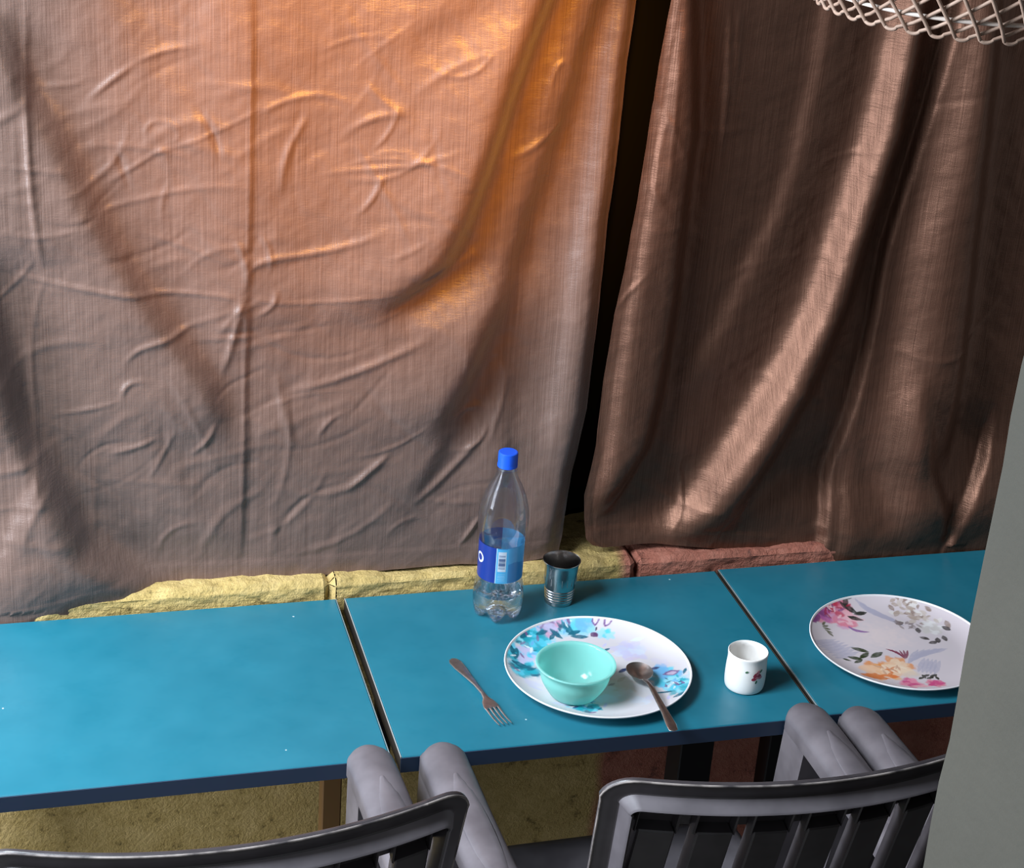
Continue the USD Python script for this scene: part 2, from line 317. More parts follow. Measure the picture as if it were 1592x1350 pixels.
l_edge = lambda z: np.full_like(np.asarray(z, float), -1.25) + 0 * np.asarray(z, float)
l_right = edge_fn([(1003, 0), (985, 100), (965, 260), (950, 350), (935, 480), (915, 640), (893, 740), (877, 830), (868, 862)])
steps = [
    ([(-40, 0), (20, 90), (40, 150)], 10, -10),
    ([(15, 60), (45, 145), (90, 210), (135, 300), (170, 370), (240, 480), (330, 600), (350, 650)], 16, -27),
    ([(245, 690), (320, 790), (350, 830)], 14, -6),
    ([(-40, 420), (0, 540), (30, 650), (55, 700), (90, 760), (135, 850), (225, 908)], 17, -58),
    ([(60, 690), (52, 740), (0, 850)], 12, 8),
    ([(190, 0), (225, 75), (280, 140), (320, 190), (345, 260)], 22, -8),
    ([(392, 0), (388, 300), (382, 600), (376, 860)], 4, -3), ([(320, 0), (318, 300), (315, 600)], 40, 9), ([(470, 0), (460, 300), (450, 500)], 50, -9),
    ([(850, 0), (822, 65), (795, 140), (760, 250), (728, 340), (690, 415), (610, 475)], 25, -64),
    ([(720, 0), (690, 25), (640, 75)], 24, -14),
    ([(943, 0), (912, 75), (900, 125), (857, 250), (822, 350), (795, 450), (745, 560), (690, 660)], 25, -42),
    ([(968, 0), (950, 100), (925, 260), (900, 400), (880, 520), (850, 700)], 18, 14),
    ([(992, 0), (974, 100), (954, 260), (939, 350), (924, 480), (904, 640), (882, 740), (860, 850)], 12, -22),
    ([(750, 515), (712, 660), (635, 790)], 14, -10),
    ([(800, 560), (790, 700), (770, 800)], 16, -10),
]
ridges = [
    ([(391, 0), (388, 250), (384, 460)], 3.5, 1.7), ([(384, 460), (380, 700), (375, 862)], 4, 2.0), ([(41, 0), (40, 140), (45, 260), (70, 440)], 5, 2.6), ([(70, 440), (50, 560), (58, 700), (55, 760)], 5, 2.2),
    ([(10, 425), (60, 440), (130, 450), (200, 458), (290, 460), (380, 464)], 4, 2.4), ([(380, 460), (450, 470), (540, 462), (640, 450)], 4, 1.4),
    ([(140, 158), (170, 130), (208, 102)], 5, 2.2), ([(208, 100), (250, 82), (300, 75)], 4, 1.4), ([(310, 172), (330, 205), (342, 250)], 5, -2.2), ([(478, 180), (455, 220), (440, 262), (438, 300)], 6, 2.2),
    ([(398, 178), (440, 158), (490, 148), (540, 160)], 5, 1.8), ([(540, 205), (580, 182), (628, 175)], 6, 2.2), ([(628, 178), (600, 160), (570, 130)], 5, 1.6), ([(505, 270), (560, 262), (640, 250), (700, 228)], 5, 2.0),
    ([(592, 268), (580, 300), (556, 330)], 5, 2.0), ([(380, 445), (400, 410), (450, 398), (520, 385), (590, 358)], 6, 2.6), ([(385, 440), (378, 400), (365, 370)], 5, 2.0), ([(420, 420), (418, 390), (405, 365)], 4, 1.6),
    ([(375, 455), (365, 520), (345, 590)], 6, 2.8), ([(400, 490), (425, 470), (428, 450)], 5, 2.0), ([(195, 568), (215, 545), (250, 530), (300, 510)], 5, 2.2), ([(190, 628), (200, 600), (230, 595)], 5, 2.2), ([(85, 655), (130, 645), (185, 628)], 4, 1.6),
    ([(172, 712), (205, 702), (242, 685)], 5, 2.2), ([(300, 708), (325, 680), (335, 655)], 5, 2.0), ([(448, 612), (520, 590), (600, 555), (660, 525)], 7, 2.6), ([(430, 580), (440, 640), (455, 690)], 6, 1.6), ([(495, 680), (510, 655), (535, 640)], 5, 1.6),
    ([(540, 760), (575, 730), (605, 703)], 6, 2.6), ([(640, 785), (690, 740), (750, 675)], 7, 2.6), ([(705, 655), (730, 640), (760, 640)], 5, 1.6), ([(180, 230), (190, 260), (205, 300)], 5, -1.8), ([(235, 230), (245, 190), (275, 200), (268, 225)], 4, 1.2),
    ([(100, 345), (200, 320), (300, 295), (390, 290)], 5, 1.2), ([(120, 235), (220, 232), (300, 250)], 5, 1.2), ([(0, 255), (60, 262), (110, 268)], 4, 1.4), ([(850, 190), (885, 100), (905, 130)], 5, 2.0), ([(800, 250), (840, 225), (880, 190)], 6, 2.4),
    ([(500, 80), (545, 60), (600, 55)], 4, 1.0), ([(660, 100), (720, 110), (760, 70)], 4, 1.2), ([(700, 700), (740, 690), (760, 660)], 4, 1.5), ([(715, 845), (735, 815), (745, 800)], 4, 2.4), ([(760, 690), (775, 650), (790, 600), (780, 560)], 6, 2.0),
]
hemL = [(-300, 1000), (0, 968), (60, 953), (150, 932), (250, 915), (400, 903), (600, 886), (720, 876), (800, 874), (868, 862), (890, 862)]
lc = curtain(l_edge, l_right, hemL, 2.02, steps, ridges, 130, 5, 0.13, 600, 420, (-20, 60, 760, 840), bulges=[((10, 930), 0.11, 0.035)])

r_left = edge_fn([(1040, 0), (1022, 100), (1010, 180), (990, 310), (970, 420), (955, 490), (937, 600), (926, 690), (908, 770), (912, 840), (925, 852)])
r_edge = lambda z: np.full_like(np.asarray(z, float), 1.35) + 0 * np.asarray(z, float)
stepsR = [
    ([(1048, 0), (1038, 100), (1026, 180), (1006, 310), (988, 420), (974, 490), (958, 600), (946, 690), (925, 780)], 12, 16),
    ([(1078, 0), (1080, 200), (1064, 330), (1050, 480), (1030, 600), (1008, 690), (955, 780)], 15, -30),
    ([(1405, 0), (1395, 65), (1362, 200), (1312, 350), (1266, 480), (1214, 580), (1160, 670), (1090, 775), (1040, 825)], 22, 58),
    ([(1430, 0), (1425, 65), (1398, 200), (1350, 350), (1308, 480), (1258, 590), (1204, 690), (1140, 790)], 22, -38),
    ([(1290, 0), (1270, 125), (1244, 240), (1210, 340), (1150, 460), (1090, 580)], 14, 12),
    ([(1490, 0), (1470, 75), (1440, 185), (1402, 310), (1378, 390), (1360, 500), (1350, 550), (1323, 640), (1293, 730), (1278, 800), (1266, 860)], 5, 18),
    ([(1520, 0), (1500, 75), (1472, 185), (1445, 310), (1425, 390), (1412, 500), (1395, 600), (1375, 700), (1385, 800)], 34, 50),
    ([(1540, 0), (1528, 150), (1515, 300), (1500, 450), (1480, 600), (1465, 700)], 22, -40),
    ([(1420, 600), (1432, 700), (1455, 790), (1465, 850)], 16, -22),
    ([(1318, 700), (1306, 770), (1295, 855)], 12, 12),
    ([(1540, 660), (1520, 710), (1468, 805), (1448, 868)], 5, 20),
]
ridgesR = [([(1140, 20), (1138, 90), (1128, 240)], 5, 3.0), ([(1150, 0), (1152, 60), (1140, 160)], 7, 2.0), ([(1030, 180), (1020, 230), (1010, 330)], 4, 1.5), ([(1050, 60), (1040, 200), (1030, 300)], 4, 1.2),
           ([(960, 480), (985, 440), (1000, 420)], 4, 1.2), ([(940, 800), (985, 740), (1000, 690)], 6, 2.4), ([(1040, 830), (1065, 780), (1062, 730)], 4, 1.6)]
hemR = [(890, 845), (925, 853), (1000, 848), (1050, 846), (1140, 853), (1300, 868), (1500, 879), (1700, 892)]
rc = curtain(r_left, r_edge, hemR, 2.02, stepsR, ridgesR, 14, 8, 0.13, 420, 400, (960, 60, 1480, 820), bulges=[((1470, 850), 0.26, 0.034)])
t = thing('curtain', 'orange-copper satin curtain, creased and shot with grey, left of the dark gap', 'curtain')
obj('cloth', lc, 'copper_satin', t, smooth=True)
t2 = thing('curtain', 'dark brown satin curtain hanging in deep folds, right of the dark gap', 'curtain')
obj('cloth', rc, 'brown_satin', t2, smooth=True)
rod = thing('curtain_rod', 'long black metal rod above both satin curtains', 'curtain rod')
obj('rod', tube([(-1.32, CY, 2.03), (1.42, CY, 2.03)], 0.010, 12), 'black_metal', rod, smooth=40)

# ------------------------------------------------------------------ tables
TH = 0.024
def table(x0, x1, z, label, side_mats, legs, leg_mat):
    D = 0.416
    t = thing('table', label, 'table', ((x0 + x1) / 2, D / 2, 0), group=None)
    hx, hy = (x1 - x0) / 2, D / 2
    obj('tabletop', cbox(-hx + 0.0015, hx - 0.0015, -hy + 0.0015, hy, z - TH, z, 0.0012), 'blue_laminate', t)
    obj('edge_band', cbox(-hx, hx, -hy, -hy + 0.0014, z - TH, z - 0.0012, 0.0003), 'navy_edge', t, label='dark navy front edge strip')
    for q0, q1, side_mat in ((-hx, -hx + 0.0014, side_mats[0]), (hx - 0.0014, hx, side_mats[1])):
        eb = obj('edge_band', cbox(q0, q1, -hy + 0.0015, hy, z - TH, z - 0.0022, 0.0003), 'dark_core', t, label='dark side edge strip')
        obj('worn_lip', cbox(q0, q1, -hy + 0.0015, hy, z - 0.0022, z + 0.0001, 0.0003), side_mat, eb, label='worn upper rim of the edge')
    for lx, ly, w in legs:
        obj('leg', cbox(lx - w, lx + w, ly - w, ly + w, 0.0, z - TH, 0.002), leg_mat, t)
    return t
lg = [(-0.25, 0.14, 0.016), (0.235, 0.14, 0.016), (-0.25, -0.05, 0.016), (0.235, -0.05, 0.016)]
table(-0.622, -0.009, T, 'bright blue laminate table at the left, empty, under the orange curtain', ('pale_edge', 'grey_edge'), [(-0.26, 0.16, 0.015), (0.297, 0.16, 0.015)], 'brown_wood')
table(0.003, 0.599, T, 'middle blue laminate table set with bottle, plate, bowl and white cup', ('pale_edge', 'dark_core'), [(0.255, 0.12, 0.028), (-0.235, 0.19, 0.012)], 'black_metal')
table(0.6030, 1.205, T + 0.0020, 'right blue laminate table with only the pink floral plate', ('grey_edge', 'grey_edge'), [(-0.2, 0.12, 0.02), (0.2, 0.12, 0.02)], 'black_metal')

# ------------------------------------------------------------------ things on the tables
def paint_plate(colors, xy, ops, base_noise):
    """Flat watercolour print: each op is (x, y, rx, ry, angle, colour, alpha, softness, wobble)."""
    p3 = np.stack([xy[:, 0], xy[:, 1], np.zeros(len(xy))], -1)
    wob = meshkit.fbm(p3 * 160, 3, base_noise) - 0.5
    wob2 = meshkit.fbm(p3 * 230, 3, base_noise + 3)
    for x, y, rx, ry, a, c, al, soft, wb in ops:
        d = xy - [x, y]; ca, sa = math.cos(a), math.sin(a)
        u, v = (d[:, 0] * ca + d[:, 1] * sa) / rx, (-d[:, 0] * sa + d[:, 1] * ca) / ry
        near = (np.abs(u) < 2) & (np.abs(v) < 2)
        r = (np.abs(v[near]) + u[near] ** 2 if soft == .22 else np.sqrt(u[near] ** 2 + v[near] ** 2)) + wob[near] * wb
        k = al * (1 - sstep(1 - soft, 1 + 0.02, r)) * (0.84 + 0.5 * np.clip(wob2[near] - 0.25, 0, 0.5))
        colors[near] += (np.array(c) - colors[near]) * np.clip(k, 0, 1)[:, None]
    return colors
def flower(rng, x, y, r, cols, n=7, al=0.85):
    o = []
    for ring in (1.0, 0.55):
        for k in range(n):
            a = 2 * PI * (k + rng.uniform(-.25, .25) + ring) / n
            o.append((x + r * .72 * ring * math.cos(a), y + r * .72 * ring * math.sin(a), r * .58, r * .40, a + rng.normal(0, .3), cols[rng.integers(len(cols))], al, 0.40, 0.75))
    return o
def leaf(x, y, L, a, c, al=0.95, w=0.33): return (x, y, L * 1.2, L * w * 1.35, a, c, al, 0.22, 0.45)

def plate_mesh(R):
    prof = [(0, 0.004), (R * .60, 0.004), (R * .62, 0.0), (R * .66, 0.0), (R * .74, 0.004), (R * .985, 0.0165), (R * .997, 0.0180), (R, 0.0192), (R * .997, 0.0202), (R * .985, 0.0203)]
    for r in np.linspace(.98, 0.0, 120)[:-1]:
        prof.append((R * r, 0.0076 + 0.0125 * max(0.0, (r - .62) / .38) ** 2.4))
    prof.append((1e-5, 0.0076))
    v, f = lathe(prof, 520)
    f = f[:, ::1]
    top = np.arange(len(v)) // 520 >= 8
    return v, f, top
def plate(center, R, ops, seed, label, base):
    v, f, top = plate_mesh(R)
    col = np.tile(np.array(base, float), (len(v), 1))
    col[top] = paint_plate(col[top], v[top][:, :2], ops, seed)
    rr = np.hypot(v[:, 0], v[:, 1]); col[(rr > R * .975)] = (0.76, 0.74, 0.75)
    col[~top] = (0.80, 0.78, 0.79)
    t = thing('plate', label, 'plate', center)
    obj('dish', (v, f), 'printed', t, smooth=True, colors=col)
    return t
P1 = np.array([0.318, 0.1482, T]); R1 = 0.1335
def on_plate(px, py, c, R):
    z = c[2] + .0076
    for _ in range(5):
        q = on_level(px, py, z)[:2] - c[:2]; z = c[2] + .0076 + .0125 * min(1.0, max(0.0, (np.hypot(*q) / R - .62) / .38)) ** 2.4
    return q[0], q[1]
def pl1(X, Y):                               # photo detail -> place on the plate
    return on_plate(770 + X / 4.975, 930 + Y / 4.975, P1, R1)
rng = np.random.default_rng(11)
TEAL, CYAN, BLUE, DTEAL, LAV, PUR, PINK, DK, TAN, PALE = (0.02, .36, .46), (.10, .60, .78), (.16, .45, .75), (.01, .13, .20), (.55, .53, .75), (.20, .10, .26), (.62, .33, .50), (.02, .03, .07), (.55, .44, .34), (.62, .70, .84)
ops = []
def fl(X, Y, r, cols, **k): ops.extend(flower(rng, *pl1(X, Y), r, cols, **k))
def lf(X, Y, L, a, c, **k): ops.append(leaf(*pl1(X, Y), L, a, c, **k))
def bl(X, Y, rx, ry, a, c, al=.6, soft=.6): ops.append((*pl1(X, Y), rx, ry, a, c, al, soft, .8))
bl(300, 300, .040, .035, .6, CYAN, .7); bl(180, 470, .030, .03, 0, CYAN, .75); bl(560, 220, .045, .028, 0, CYAN, .7); bl(240, 560, .030, .025, 0, TEAL, .7)
fl(230, 290, .024, [TEAL, CYAN, (.3, .75, .85)]); fl(190, 440, .024, [CYAN, TEAL, LAV]); fl(640, 190, .026, [CYAN, (.25, .62, .85), BLUE]); fl(390, 210, .021, [PINK, PUR, LAV]); fl(480, 150, .014, [LAV, PINK]); fl(300, 420, .02, [LAV, CYAN, TEAL])
fl(320, 330, .022, [CYAN, (.45, .7, .85), TEAL]); fl(230, 560, .019, [TEAL, CYAN, DTEAL])
for X, Y, L, a in ((230, 280, .012, .8), (560, 240, .014, 2.0), (610, 270, .010, .3), (650, 300, .012, -.2), (160, 430, .013, 1.2), (200, 520, .014, -.6), (280, 550, .008, .3), (310, 600, .006, .2), (470, 280, .011, -1.0), (360, 270, .010, .4), (130, 400, .009, 1.5), (440, 300, .008, .9)):
    lf(X, Y, L, a, DTEAL)
for X, Y, a in ((775, 180, 1.2), (870, 190, .9)):
    lf(X, Y, .010, a, PUR, w=.5); lf(X, Y, .0065, a, (.72, .66, .80), w=.45)
lf(765, 285, .006, .4, (.12, .05, .14), w=.8); lf(780, 240, .004, 1, DK); fl(855, 280, .012, [CYAN, (.35, .65, .85)])
fl(1040, 410, .024, [LAV, PALE, (.55, .60, .80)], al=.6); lf(860, 400, .006, .5, DTEAL); lf(845, 365, .006, .9, LAV); lf(990, 560, .009, .5, (.03, .06, .16)); lf(1060, 470, .012, .1, (.60, .50, .66), al=.5)
bl(1350, 650, .036, .024, -.1, CYAN, .7); fl(1330, 630, .022, [CYAN, BLUE, (.35, .75, .88)]); fl(1430, 690, .020, [TEAL, CYAN, (.3, .7, .85)]); fl(1290, 570, .016, [CYAN, BLUE])
lf(1230, 545, .008, .2, (.05, .07, .18)); lf(1175, 540, .004, .2, PUR); lf(1360, 580, .011, 0, PUR, w=.5); lf(1360, 582, .007, 0, (.55, .45, .60), w=.5); lf(1465, 565, .006, 1, DTEAL); lf(1300, 730, .016, -.15, DTEAL, w=.12); lf(1340, 770, .006, 1.2, LAV); lf(1430, 745, .010, .2, DTEAL)
bl(980, 660, .026, .030, .5, TAN, .45); lf(975, 630, .009, .6, (.45, .36, .30), al=.6); lf(900, 670, .006, .4, (.35, .3, .3)); bl(860, 780, .026, .014, 0, PALE, .6); bl(1120, 790, .020, .014, 0, PALE, .55); bl(1200, 770, .012, .010, .5, LAV, .4)
bl(690, 850, .030, .012, 0, CYAN, .75); fl(700, 845, .016, [TEAL, CYAN, DTEAL]); lf(580, 830, .008, 0, DTEAL); lf(620, 845, .006, .5, (.03, .06, .2)); lf(790, 850, .009, -.9, TEAL); lf(850, 830, .006, 1, LAV)
bl(280, 660, .020, .012, -.7, LAV, .5); lf(320, 700, .008, -.6, LAV, al=.6); lf(1120, 240, .014, -.3, PALE, al=.5); lf(1100, 320, .010, 0, (.66, .80, .84), al=.5); lf(500, 820, .012, -.3, LAV, al=.5); bl(1280, 500, .010, .018, .5, LAV, .35)
for k in range(70):                          # small strokes inside the flower clusters
    X, Y = [(250, 330), (180, 480), (560, 200), (1370, 650), (700, 845)][(0, 0, 1, 2, 3, 3, 4)[k % 7]]
    lf(X + rng.normal(0, 75 if k % 7 < 3 else 45), Y + rng.normal(0, 60 if k % 7 < 3 else 30), rng.uniform(.003, .007), rng.uniform(0, PI), [DTEAL, TEAL, PUR, (.75, .86, .90), BLUE][k % 5], w=.28, al=.8)
plate(P1, R1, ops, 21, 'white plate printed with blue and teal flowers, under the mint bowl', (.64, .61, .64))

q = on_level(1257, 962, T + .018); e = on_level(1375, 1072, T + .01)
R2 = 0.1340; P2 = np.array([q[0] + R2 - 0.024, 0.141, T + 0.0020])
def pl2(X, Y):
    return on_plate(1090 + X / 3.883, 900 + Y / 3.883, P2, R2)
pl1_, pl1 = pl1, pl2
ops = []
rng = np.random.default_rng(5)
RED, ROSE, PLUM, DG, GR, TAUPE, ORG, PEACH, MAG = (.50, .03, .07), (.70, .22, .30), (.22, .06, .20), (.03, .035, .03), (.42, .40, .50), (.30, .22, .19), (.72, .27, .07), (.80, .52, .34), (.60, .07, .22)
bl(1100, 350, .06, .05, 0, (.80, .66, .64), .5, .9)
for k in range(7): lf(1010 + 22 * k, 190 + 9 * k, .024, -1.05, GR, al=.8, w=.17)
for k in range(6): lf(1280 + 26 * k, 470 - 6 * k, .022, .8 - .12 * k, GR, al=.8, w=.17)
for k in range(7): lf(740 + 24 * k, 380 + 14 * k, .024, .35, GR, al=.7, w=.17)
for k in range(5): lf(1330 + 24 * k, 520 + 4 * k, .020, .9, GR, al=.7, w=.17)
bl(790, 190, .034, .030, .3, ROSE, .75); bl(800, 165, .028, .022, .4, RED, .75, .5); fl(790, 150, .025, [RED, ROSE, (.55, .06, .10)]); fl(840, 230, .028, [ROSE, (.80, .45, .50), PINK]); fl(700, 190, .022, [PLUM, (.45, .12, .35), ROSE]); lf(675, 240, .010, .6, PLUM, w=.6); fl(880, 270, .012, [ROSE, (.8, .5, .55)])
for X, Y, L, a in ((870, 140, .010, 1.2), (900, 185, .012, -.9), (960, 210, .010, .1), (930, 240, .011, -.6), (850, 105, .008, 2.2), (895, 110, .008, .5), (860, 165, .008, 2.0)): lf(X, Y, L, a, DG, w=.38)
for k in range(5): lf(740 + 10 * k, 270 + 16 * k, .006, .8 - .5 * k, (.12, .12, .07), w=.3)
for k in range(5): lf(915 + 16 * k, 305 + 4 * k, .009, -1.2 + .25 * k, (.28, .14, .34), w=.2)
for k in range(60):
    X, Y = 1280 + rng.normal(0, 75), 190 + rng.normal(0, 38); lf(X, Y + (X - 1280) * .45, rng.uniform(.004, .009), rng.uniform(0, PI), [TAUPE, (.42, .33, .28), (.55, .47, .42), (.70, .66, .64)][k % 4], w=.45, al=.9)
bl(1400, 310, .020, .016, 0, (.66, .62, .60), .8); fl(1390, 300, .017, [(.76, .74, .74), (.60, .56, .54)])
for X, Y in ((1310, 312), (1350, 360), (1430, 372), (1470, 360), (1200, 270), (1400, 385), (1480, 300)): lf(X, Y, .007, rng.uniform(0, PI), (.07, .06, .06), w=.5)
for k in range(14): lf(1220 + rng.uniform(-40, 120), 275 + rng.uniform(-25, 20), .006, rng.uniform(0, PI), (.25, .2, .2), w=.3, al=.7)
bl(1120, 560, .040, .022, -.25, PEACH, .8); fl(1080, 560, .026, [ORG, PEACH, (.78, .40, .16)]); fl(1180, 530, .024, [PEACH, (.82, .62, .45), ORG]); lf(1050, 590, .020, -.3, (.66, .18, .04), w=.4); lf(1130, 590, .016, -.2, (.70, .20, .06), w=.3); bl(1270, 580, .016, .012, 0, (.66, .55, .46), .7)
for X, Y, L, a in ((960, 430, .012, -.6), (985, 465, .011, .6), (1060, 460, .012, .45), (930, 480, .010, -.5), (950, 500, .008, .4), (880, 490, .006, -.6)): lf(X, Y, L, a, (.03, .05, .02), w=.36)
for k in range(7): lf(1160 + 14 * k, 450 + 3 * k - abs(k - 3) * 4, .011, 2.4 - .22 * k, (.22, .05, .09), w=.14)
fl(1270, 635, .016, [MAG, (.75, .25, .36)]); fl(1420, 635, .013, [MAG, ROSE]); lf(1330, 650, .014, -.1, (.78, .40, .45), w=.3)
for k in range(7): lf(1330 + 16 * k, 600 - 8 * (k % 3), .005, rng.uniform(0, PI), (.05, .05, .04), w=.45)
bl(775, 150, .020, .014, .4, RED, .9, .4); bl(835, 215, .010, .008, .2, (.55, .07, .12), .8, .4); lf(690, 235, .012, .7, PLUM, w=.5)
for k in range(40):
    X, Y, c = [(790, 180, [(.34, .02, .05), (.86, .62, .66), PLUM]), (1120, 555, [(.62, .17, .04), (.86, .70, .56), (.55, .30, .2)])][k % 2]
    lf(X + rng.normal(0, 48), Y + rng.normal(0, 24), rng.uniform(.004, .008), rng.uniform(0, PI), c[k % 3], w=.25, al=.75)
plate(P2, R2, ops, 33, 'pale lavender plate with a red rose and orange rose print, partly behind the grey partition', (.64, .57, .60))

# mint bowl
b = on_level(893, 1082, T + .008)
BC = np.array([0.2668, 0.0985, T + 0.0095])
prof = [(0, 0.0), (.030, 0.0), (.0315, .0015), (.0345, .006), (.0415, .019), (.0465, .034), (.0500, .049), (.0532, .0525), (.0538, .0545), (.0528, .0556), (.0505, .0552), (.0482, .0500), (.0448, .035), (.0398, .020), (.033, .0088), (.028, .0040), (.012, .0030), (0.00001, .0030)]
pp = spline(prof[1:-1], 70)
t = thing('bowl', 'translucent mint green plastic bowl standing on the blue floral plate', 'bowl', BC)
obj('shell', lathe(np.vstack([[(0, 0)], pp, [(1e-5, .003)]]) * [1.04, .91], 96), 'mint_plastic', t, smooth=50)

# steel tumbler
SC = on_level(868, 934, T)
t = thing('tumbler', 'small stainless steel tumbler behind the blue floral plate, beside the bottle', 'cup', (SC[0], SC[1], T))
prof = [(0, .001), (.0200, .001), (.0212, 0.0), (.0218, .0012)]
for k in range(5):                           # rolled bands near the foot
    z = .006 + .0045 * k; prof += [(.0219 + z * .06, z), (.0212 + z * .06, z + .0016), (.0219 + z * .06, z + .0032)]
prof += [(.0236, .034), (.0252, .052), (.0266, .0655), (.0284, .0700), (.0290, .0712), (.0286, .0720), (.0278, .0714), (.0258, .0650), (.0244, .052), (.0226, .030), (.0206, .004), (.014, .0022), (1e-5, .0022)]
obj('body', lathe(prof, 96), 'steel', t, smooth=35)
rg = []
for k in range(18):
    a = 2 * PI * k / 18; m = trimesh.creation.box([.0006, .0009, .013]); m.apply_translation([.0245, 0, .042]); m.apply_transform(trimesh.transformations.rotation_matrix(a, [0, 0, 1])); rg.append(m)
obj('engraving', cat(rg), 'worn_steel', t)

# white cup
WC = on_level(1156, 1066, T)
t = thing('cup', 'white china cup with small red flower motifs, right of the blue floral plate', 'cup', (WC[0], WC[1], T))
prof = [(0, .0015), (.022, .0015), (.0235, 0.0), (.0262, .0008), (.0278, .004), (.0288, .012), (.0290, .024), (.0284, .040), (.0282, .052), (.0287, .0570), (.0284, .0582), (.0276, .0584), (.0266, .0575), (.0262, .048), (.0262, .020), (.0245, .010), (.018, .006), (1e-5, .0055)]
pp = np.vstack([[(0, .0015)], spline(prof[1:-1], 90), [(1e-5, .0055)]])
obj('body', lathe(pp, 96), 'white_china', t, smooth=60)
hp = [(-.0285 * math.cos(.5), .0285 * math.sin(.5), .044), (-.040, .022, .043), (-.042, .023, .030), (-.038, .021, .016), (-.0255, .0135, .012)]
motif = []
def sticker(az, z, pts, r=.0293, n=1):
    q = np.array(pts); a = az + q[:, 0] / r; v = np.stack([r * np.cos(a), r * np.sin(a), z + q[:, 1]], -1)
    c = v.mean(0) * 1.0; c[:2] *= r / np.hypot(*c[:2]); v = np.vstack([v, c]); k = len(q)
    return trimesh.Trimesh(v, [[i, (i + 1) % k, k] for i in range(k)], process=False)
def ell(cx, cy, rx, ry, a, k=16):
    th = np.arange(k) * 2 * PI / k; x, y = rx * np.cos(th), ry * np.sin(th); return np.stack([cx + x * math.cos(a) - y * math.sin(a), cy + x * math.sin(a) + y * math.cos(a)], -1)
plain('motif_red', (.36, .03, .06), .3); plain('motif_green', (.06, .16, .08), .3); plain('motif_pink', (.62, .22, .26), .3)
az0 = math.atan2(CAM[1] - WC[1], CAM[0] - WC[0])
for name, mt, els in (('red_petal', 'motif_red', [(.0165, .002, .0035, .0022, .7), (.0205, .001, .0032, .0020, -.5), (.0150, -.0028, .0032, .0018, .2)]), ('pink_petal', 'motif_pink', [(.0190, .0045, .003, .0018, 1.1), (.0225, -.002, .0026, .0016, .3), (.0180, -.0015, .002, .0014, 0)]), ('green_leaf', 'motif_green', [(.0020, .006, .0018, .0010, .5), (.0178, -.0070, .0020, .0011, 1.2), (.0225, .006, .0024, .0011, .8)])):
    for e_ in els: obj(name, sticker(az0, .032, ell(.018 + (e_[0] - .018) * 1.3 if e_[0] > .01 else e_[0], e_[1] * 1.3, e_[2] * 1.35, e_[3] * 1.4, e_[4])), mt, t)

# bottle
BB = on_level(772, 955, T)
t = thing('bottle', 'clear plastic water bottle with blue cap and blue label, left of the steel tumbler', 'bottle', (BB[0], BB[1], T))
out = spline([(.0335, .006), (.0362, .014), (.0378, .030), (.0375, .046), (.0352, .060), (.0338, .066), (.0334, .073), (.0334, .128), (.0340, .134), (.0356, .142), (.0372, .156), (.0368, .172), (.0338, .190), (.0275, .209), (.0195, .226), (.0142, .237), (.0128, .243), (.0126, .252)], 110)
N = 120; th = np.arange(N) * 2 * PI / N
def petal(prof, k0):
    """The lower body runs into five feet."""
    prof = np.asarray(prof); R = np.repeat(prof[:, :1], N, 1); Z = np.repeat(prof[:, 1:2], N, 1)
    valley = (0.5 - 0.5 * np.cos(5 * th)) ** 1.2
    wgt = 1 - sstep(.006, .034, Z)
    R = R * (1 - 0.10 * wgt * (1 - valley)); Z = Z + 0.010 * wgt * (1 - valley) * (R > .008)
    v = np.stack([R * np.cos(th), R * np.sin(th), Z], -1); return v
foot = [(1e-5, .008), (.006, .0085), (.012, .007), (.018, .003), (.024, .0003), (.029, .0016), (.0322, .0040)]
outer = petal(np.vstack([foot, out]), 0)
inner = outer.copy(); nrm = np.hypot(inner[..., 0], inner[..., 1]); k = np.clip((nrm - .0005) / np.maximum(nrm, 1e-6), 0, 1)
inner[..., 0] *= k; inner[..., 1] *= k; inner[..., 2] += .0006 * (1 - sstep(.004, .02, inner[..., 2])); inner[-1, :, 2] = outer[-1, :, 2]
vv = np.vstack([outer.reshape(-1, 3), inner[::-1].reshape(-1, 3)]); rows = outer.shape[0] * 2
obj('shell', (vv, grid_faces(rows, N, True)), 'clear_pet', t, smooth=50)
# cap, neck ring, label
capp = [(0, .2700), (.0128, .2700), (.0139, .2692), (.0143, .2678), (.0143, .2520), (.0146, .2512), (.0146, .2472), (.0132, .2472), (.0132, .2530), (0.00001, .2535)]
cv, cf = lathe(capp[::-1], 96)
kn = (np.abs(np.hypot(cv[:, 0], cv[:, 1]) - .0143) < 2e-4) & (np.arange(len(cv)) % 2 == 0); cv[kn, :2] *= 0.975
obj('cap', (cv, cf), 'blue_cap', t, smooth=30, label='bright blue screw cap')
obj('neck_ring', lathe([(.0128, .2425), (.0158, .2428), (.0160, .2438), (.0158, .2446), (.0128, .2450), (.0128, .2425)], 64), 'clear_pet', t, smooth=30)
